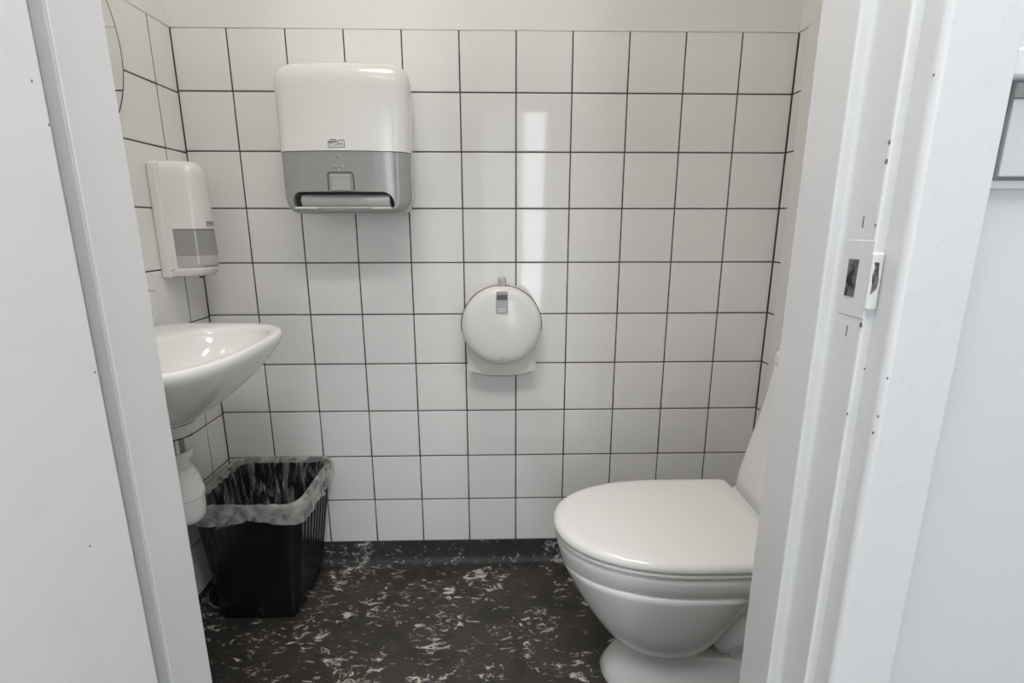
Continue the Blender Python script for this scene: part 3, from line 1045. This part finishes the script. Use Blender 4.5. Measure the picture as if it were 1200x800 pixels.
# outlet skirt
pts = [(TX - 0.100, TZ - 0.03), (TX - 0.100, TZ - 0.135)]
pts += [(TX + 0.100 * math.sin(math.radians(-90 + 180 * k / 20)), TZ - 0.135 - 0.0235 * math.cos(math.radians(-90 + 180 * k / 20)) ** 1.0) for k in range(1, 20)]
pts += [(TX + 0.100, TZ - 0.135), (TX + 0.100, TZ - 0.03)]
loops = [[(x, y, z) for x, z in pts] for y in (-0.0006, -0.060)]
new_obj('outlet_skirt', *loft(loops), M_PLAST, td, True, wloc(td), 40)
teeth = []
for k in range(26):
    u = -0.085 + 0.17 * k / 25
    a = math.asin(u / 0.100)
    zz = TZ - 0.135 - 0.0235 * math.cos(a)
    w = 0.0024
    vs = [(TX + u - w, -0.0612, zz + 0.0018), (TX + u + w, -0.0612, zz + 0.0018), (TX + u + w * 0.5, -0.0612, zz - 0.0012), (TX + u - w * 0.5, -0.0612, zz - 0.0012)]
    vs += [(x, -0.058, z) for x, _, z in vs]
    teeth.append((vs, [(0, 1, 2, 3), (4, 5, 6, 7), (0, 1, 5, 4), (1, 2, 6, 5), (2, 3, 7, 6), (3, 0, 4, 7)]))
tt_ = new_obj('cutting_teeth', *join(*teeth), M_GREYDK, td, False, wloc(td))
tt_['kind'] = 'stuff'
# window, lock tab, raised arrow
yw = -0.1235
bm_obj('window', box_mesh(TX - 0.0145, TX + 0.0180, yw - 0.0012, yw + 0.012, TZ + 0.0395, TZ + 0.0815, 0.0015, 2), M_GREYLT, td)
bm_obj('window_shade', box_mesh(TX - 0.0140, TX + 0.0175, yw - 0.0022, yw + 0.004, TZ + 0.0810, TZ + 0.1005, 0.0015, 2), M_GREY, td)
bm_obj('window_recess', box_mesh(TX - 0.0128, TX + 0.0163, yw - 0.0026, yw + 0.004, TZ + 0.0780, TZ + 0.0925, 0.0008, 1), M_GREYDK, td)
bm_obj('logo_plate', box_mesh(TX - 0.0095, TX + 0.0125, yw - 0.0018, yw, TZ + 0.0435, TZ + 0.0535, 0.0005, 1), M_PLAST, td)
text('logo_lettering', 'TORK', 0.0085, (TX + 0.0015, yw - 0.0019, TZ + 0.0485), (1, 0, 0), (0, 0, 1), M_INK, td)
bm_obj('lock_tab', box_mesh(TX - 0.0095, TX + 0.0135, -0.098, -0.055, TZ + RR - 0.004, TZ + RR + 0.0215, 0.005, 3), M_GREYLT, td)
bm_obj('lock_slot', box_mesh(TX - 0.0080, TX + 0.0120, -0.1035, -0.096, TZ + RR - 0.0105, TZ + RR - 0.0045, 0.001, 1), M_GREYDK, td)
fr = []
ac = Vector((TX + 0.002, -0.1213, TZ - 0.090))
for a, b in (((-0.004, -0.005), (-0.004, 0.0)), ((0.004, -0.005), (0.004, 0.0)), ((-0.004, 0.0), (-0.0065, 0.0)), ((0.004, 0.0), (0.0065, 0.0)), ((-0.0065, 0.0), (0, 0.0065)), ((0.0065, 0.0), (0, 0.0065)), ((-0.004, -0.005), (0.004, -0.005))):
    fr.append(tube([ac + Vector((a[0], 0, a[1])), ac + Vector((b[0], 0, b[1]))], 0.0006, 6))
new_obj('raised_arrow', *join(*fr), M_GREYLT, td, False, wloc(td))

# ------------------------------------------------------------------ waste bin
BX0, BX1, BY0, BY1 = 0.056, 0.275, -0.246, -0.040          # base
UX0, UX1, UY0, UY1 = 0.040, 0.330, -0.296, -0.012          # rim
BH = 0.385
wb = thing('waste_bin', 'black ribbed plastic waste bin in the corner beneath the washbasin', 'bin', ((BX0 + BX1) / 2, (BY0 + BY1) / 2, 0.0))


def brect(f, z, off=0.0, n=6, rad=None):
    x0 = BX0 + (UX0 - BX0) * f - off
    x1 = BX1 + (UX1 - BX1) * f + off
    y0 = BY0 + (UY0 - BY0) * f - off
    y1 = BY1 + (UY1 - BY1) * f + off
    r = rad or (0.022 + 0.018 * f)
    lp = []
    m = 14
    for (cx, cy, a0), (nx, ny) in zip(((x1 - r, y1 - r, 0), (x0 + r, y1 - r, 90), (x0 + r, y0 + r, 180), (x1 - r, y0 + r, 270)), ((0, 0), (0, 0), (0, 0), (0, 0))):
        for k in range(n + 1):
            a = math.radians(a0 + 90 * k / n)
            lp.append((cx + r * math.cos(a), cy + r * math.sin(a), z))
    return lp


bl = []
for f, z, off in ((0.0, 0.001, -0.006), (0.0, 0.002, -0.002), (0.01, 0.006, 0), (0.25, 0.25 * BH, 0), (0.5, 0.5 * BH, 0), (0.75, 0.75 * BH, 0), (0.93, 0.93 * BH, 0), (0.935, 0.935 * BH, 0.004), (0.99, BH - 0.004, 0.005), (1.0, BH, 0.003), (1.0, BH, -0.001), (0.97, BH - 0.01, -0.003), (0.5, 0.5 * BH, -0.003), (0.03, 0.012, -0.004)):
    bl.append(brect(f, z, off))
new_obj('bin_body', *loft(bl), M_BIN, wb, True, wloc(wb), 35)


def rib(p0, p1, out, along, w, h):
    """tapered rib bar between two points on the bin wall"""
    p0, p1, out, along = Vector(p0), Vector(p1), Vector(out), Vector(along)
    loops = []
    for p in (p0, p1):
        loops.append([p - along * w - out * 0.001, p - along * w * 0.7 + out * h, p + along * w * 0.7 + out * h, p + along * w - out * 0.001])
    return loft(loops)


def lerp(a, b, f):
    return a + (b - a) * f


for k in range(9):                               # on the side facing the toilet
    u = 0.13 + 0.76 * k / 8
    f0, f1 = 0.10, 0.86
    p0 = (lerp(BX1, UX1, f0), lerp(lerp(BY0, UY0, f0), lerp(BY1, UY1, f0), u), f0 * BH)
    p1 = (lerp(BX1, UX1, f1), lerp(lerp(BY0, UY0, f1), lerp(BY1, UY1, f1), u), f1 * BH)
    new_obj('rib', *rib(p0, p1, (1, 0, 0.13), (0, 1, 0), 0.0075, 0.0035), M_BIN, wb, False, wloc(wb))
for k in range(5):                               # left part of the side facing the door
    u = 0.10 + 0.34 * k / 4.5
    f0, f1 = 0.45, 0.86
    p0 = (lerp(lerp(BX0, UX0, f0), lerp(BX1, UX1, f0), u), lerp(BY0, UY0, f0), f0 * BH)
    p1 = (lerp(lerp(BX0, UX0, f1), lerp(BX1, UX1, f1), u), lerp(BY0, UY0, f1), f1 * BH)
    new_obj('rib', *rib(p0, p1, (0, -1, 0.13), (1, 0, 0), 0.0075, 0.0025), M_BIN, wb, False, wloc(wb))
for k in range(8):                               # side facing the left wall
    u = 0.14 + 0.74 * k / 7
    f0, f1 = 0.10, 0.86
    p0 = (lerp(BX0, UX0, f0), lerp(lerp(BY0, UY0, f0), lerp(BY1, UY1, f0), u), f0 * BH)
    p1 = (lerp(BX0, UX0, f1), lerp(lerp(BY0, UY0, f1), lerp(BY1, UY1, f1), u), f1 * BH)
    new_obj('rib', *rib(p0, p1, (-1, 0, 0.1), (0, 1, 0), 0.0075, 0.003), M_BIN, wb, False, wloc(wb))

# liner bag folded over the rim
NL = 240
rimc = brect(1.0, BH, 0.0, 24)


def resample(lp, n):
    pts = [Vector(p) for p in lp]
    ln = [0.0]
    for i in range(len(pts)):
        ln.append(ln[-1] + (pts[(i + 1) % len(pts)] - pts[i]).length)
    out = []
    j = 0
    for k in range(n):
        d = ln[-1] * k / n
        while ln[j + 1] < d:
            j += 1
        f = (d - ln[j]) / max(1e-9, ln[j + 1] - ln[j])
        out.append(pts[j].lerp(pts[(j + 1) % len(pts)], f))
    return out


rim = resample(rimc, NL)
nrm = []
for i in range(NL):
    tg = rim[(i + 1) % NL] - rim[i - 1]
    nrm.append(Vector((tg.y, -tg.x, 0)).normalized())


def cyc(i, fr, sd_, oct_=2):
    a = 2 * PI * i / NL
    v = 0.0
    amp = 1.0
    for o in range(oct_):
        v += amp * noise.noise(Vector((math.cos(a) * fr * 2 ** o, math.sin(a) * fr * 2 ** o, sd_ + o * 7.1)))
        amp *= 0.5
    return v


rows = []
prof = [(-1.0, 0), (-0.85, 0), (-0.6, 0), (-0.35, 0), (-0.15, 0), (0, 0), (0, 1), (0.08, 2), (0.18, 2), (0.3, 2), (0.42, 2), (0.55, 2), (0.7, 2), (0.85, 2), (1.0, 2)]
for ri, (u, ph) in enumerate(prof):
    lp = []
    for i in range(NL):
        p, nn = rim[i], nrm[i]
        if ph == 0:      # hanging hem outside
            hem = 0.044 + 0.020 * cyc(i, 1.2, 3.3) + 0.006 * cyc(i, 6, 9.1)
            side_x = max(0.0, nn.x)
            front = max(0.0, -nn.y)
            hem += 0.010 * side_x
            off = 0.008 + 0.006 * (-u) + (0.003 + 0.006 * -u) * cyc(i, 5.0, 1.0 + u * 1.4, 3)
            q = p + nn * max(0.0062, off) + Vector((0, 0, 0.004 + u * hem))
        elif ph == 1:    # over the rim
            q = p + nn * (-0.002) + Vector((0, 0, 0.0075 + 0.003 * cyc(i, 6, 4.4, 3)))
        else:            # inside
            deep = 0.17 + 0.05 * cyc(i, 1.5, 8.0)
            w = cyc(i, 9.0, 2.0 + 0.5 * u, 3)
            w2 = cyc(i, 2.0, 5.0 + 1.1 * u, 2)
            w += 0.5 * cyc(i, 22.0, 1.0 + 0.3 * u, 2)
            inn = 0.008 + u * 0.030 + (0.006 + 0.014 * u) * w + 0.022 * u * w2 + 0.010 * u
            q = p - nn * max(0.006, inn) + Vector((0, 0, 0.003 - u * deep))
        lp.append(q)
    rows.append(lp)
lb = new_obj('bin_liner', *loft(rows, False, False), [M_FILM, M_FILMIN], None, True, (0.185, -0.15, BH))
zmin_in = BH - 0.004
for p in lb.data.polygons:
    c = p.center + lb.location
    # faces inside the bin mouth take the thinner, streaky look
    inside = (UX0 + 0.004 < c.x < UX1 - 0.004) and (UY0 + 0.004 < c.y < UY1 - 0.004)
    p.material_index = 1 if inside and c.z < BH - 0.006 else 0
lb['label'] = 'thin clear plastic liner bag folded over the rim of the black waste bin'
lb['category'] = 'bin bag'
# loose twisted ear of the bag in front
e0 = Vector((0.150, UY0 - 0.012, BH + 0.002))
ear = [[e0 + Vector((0.03, -0.003, 0.0)), e0 + Vector((0.0, -0.010, 0.004)), e0 + Vector((-0.012, -0.006, 0.0))],
       [e0 + Vector((0.012, -0.012, -0.022)), e0 + Vector((-0.006, -0.018, -0.020)), e0 + Vector((-0.016, -0.010, -0.024))],
       [e0 + Vector((-0.008, -0.014, -0.044)), e0 + Vector((-0.014, -0.018, -0.046)), e0 + Vector((-0.022, -0.012, -0.050))]]
ev, ef = loft(ear, False, False, False)
new_obj('loose_fold', ev, ef, M_FILM, lb, True, (0.185, -0.15, BH))

# ------------------------------------------------------------------ wall switch at the right edge
ws = thing('wall_switch', 'white square wall switch beside the door frame at the right edge', 'switch', (1.275, FY1, 1.168))
bm_obj('switch_plate', box_mesh(1.2352, 1.3180, FY1 - 0.0040, FY1 - 0.0004, 1.126, 1.222, 0.001, 1), M_PVC, ws)
bm_obj('shadow_gap_strip', box_mesh(1.2475, 1.3160, FY1 - 0.0062, FY1 - 0.0032, 1.1322, 1.2030, 0.0006, 1), M_GAPSHADE, ws)  # grey strip painted in for the shadow line around the rocker
bm_obj('rocker', box_mesh(1.2498, 1.3120, FY1 - 0.0075, FY1 - 0.0050, 1.1345, 1.1905, 0.0015, 2), M_SWITCH, ws)
bm_obj('rocker_head', box_mesh(1.2498, 1.3120, FY1 - 0.0070, FY1 - 0.0050, 1.1915, 1.2025, 0.001, 1), M_GREYLT, ws)
bm_obj('hood', box_mesh(1.2352, 1.3180, FY1 - 0.0140, FY1 - 0.0036, 1.2035, 1.224, 0.003, 3), M_PVC, ws)

# ------------------------------------------------------------------ toilet lamp, and a panel added for the corridor fill light
lm = thing('ceiling_lamp', 'round opal glass ceiling lamp in the toilet room', 'lamp', (0.66, -0.64, H))
new_obj('lamp_base', *lathe((0.66, -0.64, H), 'z', [(0.27, -0.0006), (0.27, -0.03), (0.26, -0.034)], 40), M_PVC, lm, True, wloc(lm), 40)
new_obj('lamp_shade', *lathe((0.66, -0.64, H), 'z', [(0.258, -0.034), (0.258, -0.040), (0.25, -0.048), (0.2, -0.052), (0.0, -0.053)], 40, True, False), M_LAMP, lm, True, wloc(lm), 40)
lc = thing('fill_panel', 'rectangular fill light panel added on the corridor ceiling', 'lamp', (0.98, -1.52, H + 0.02))
bm_obj('added_fill_panel_body', box_mesh(0.43, 1.53, -1.77, -1.27, H - 0.008, H + 0.0194, 0.003, 1), M_PVC, lc)
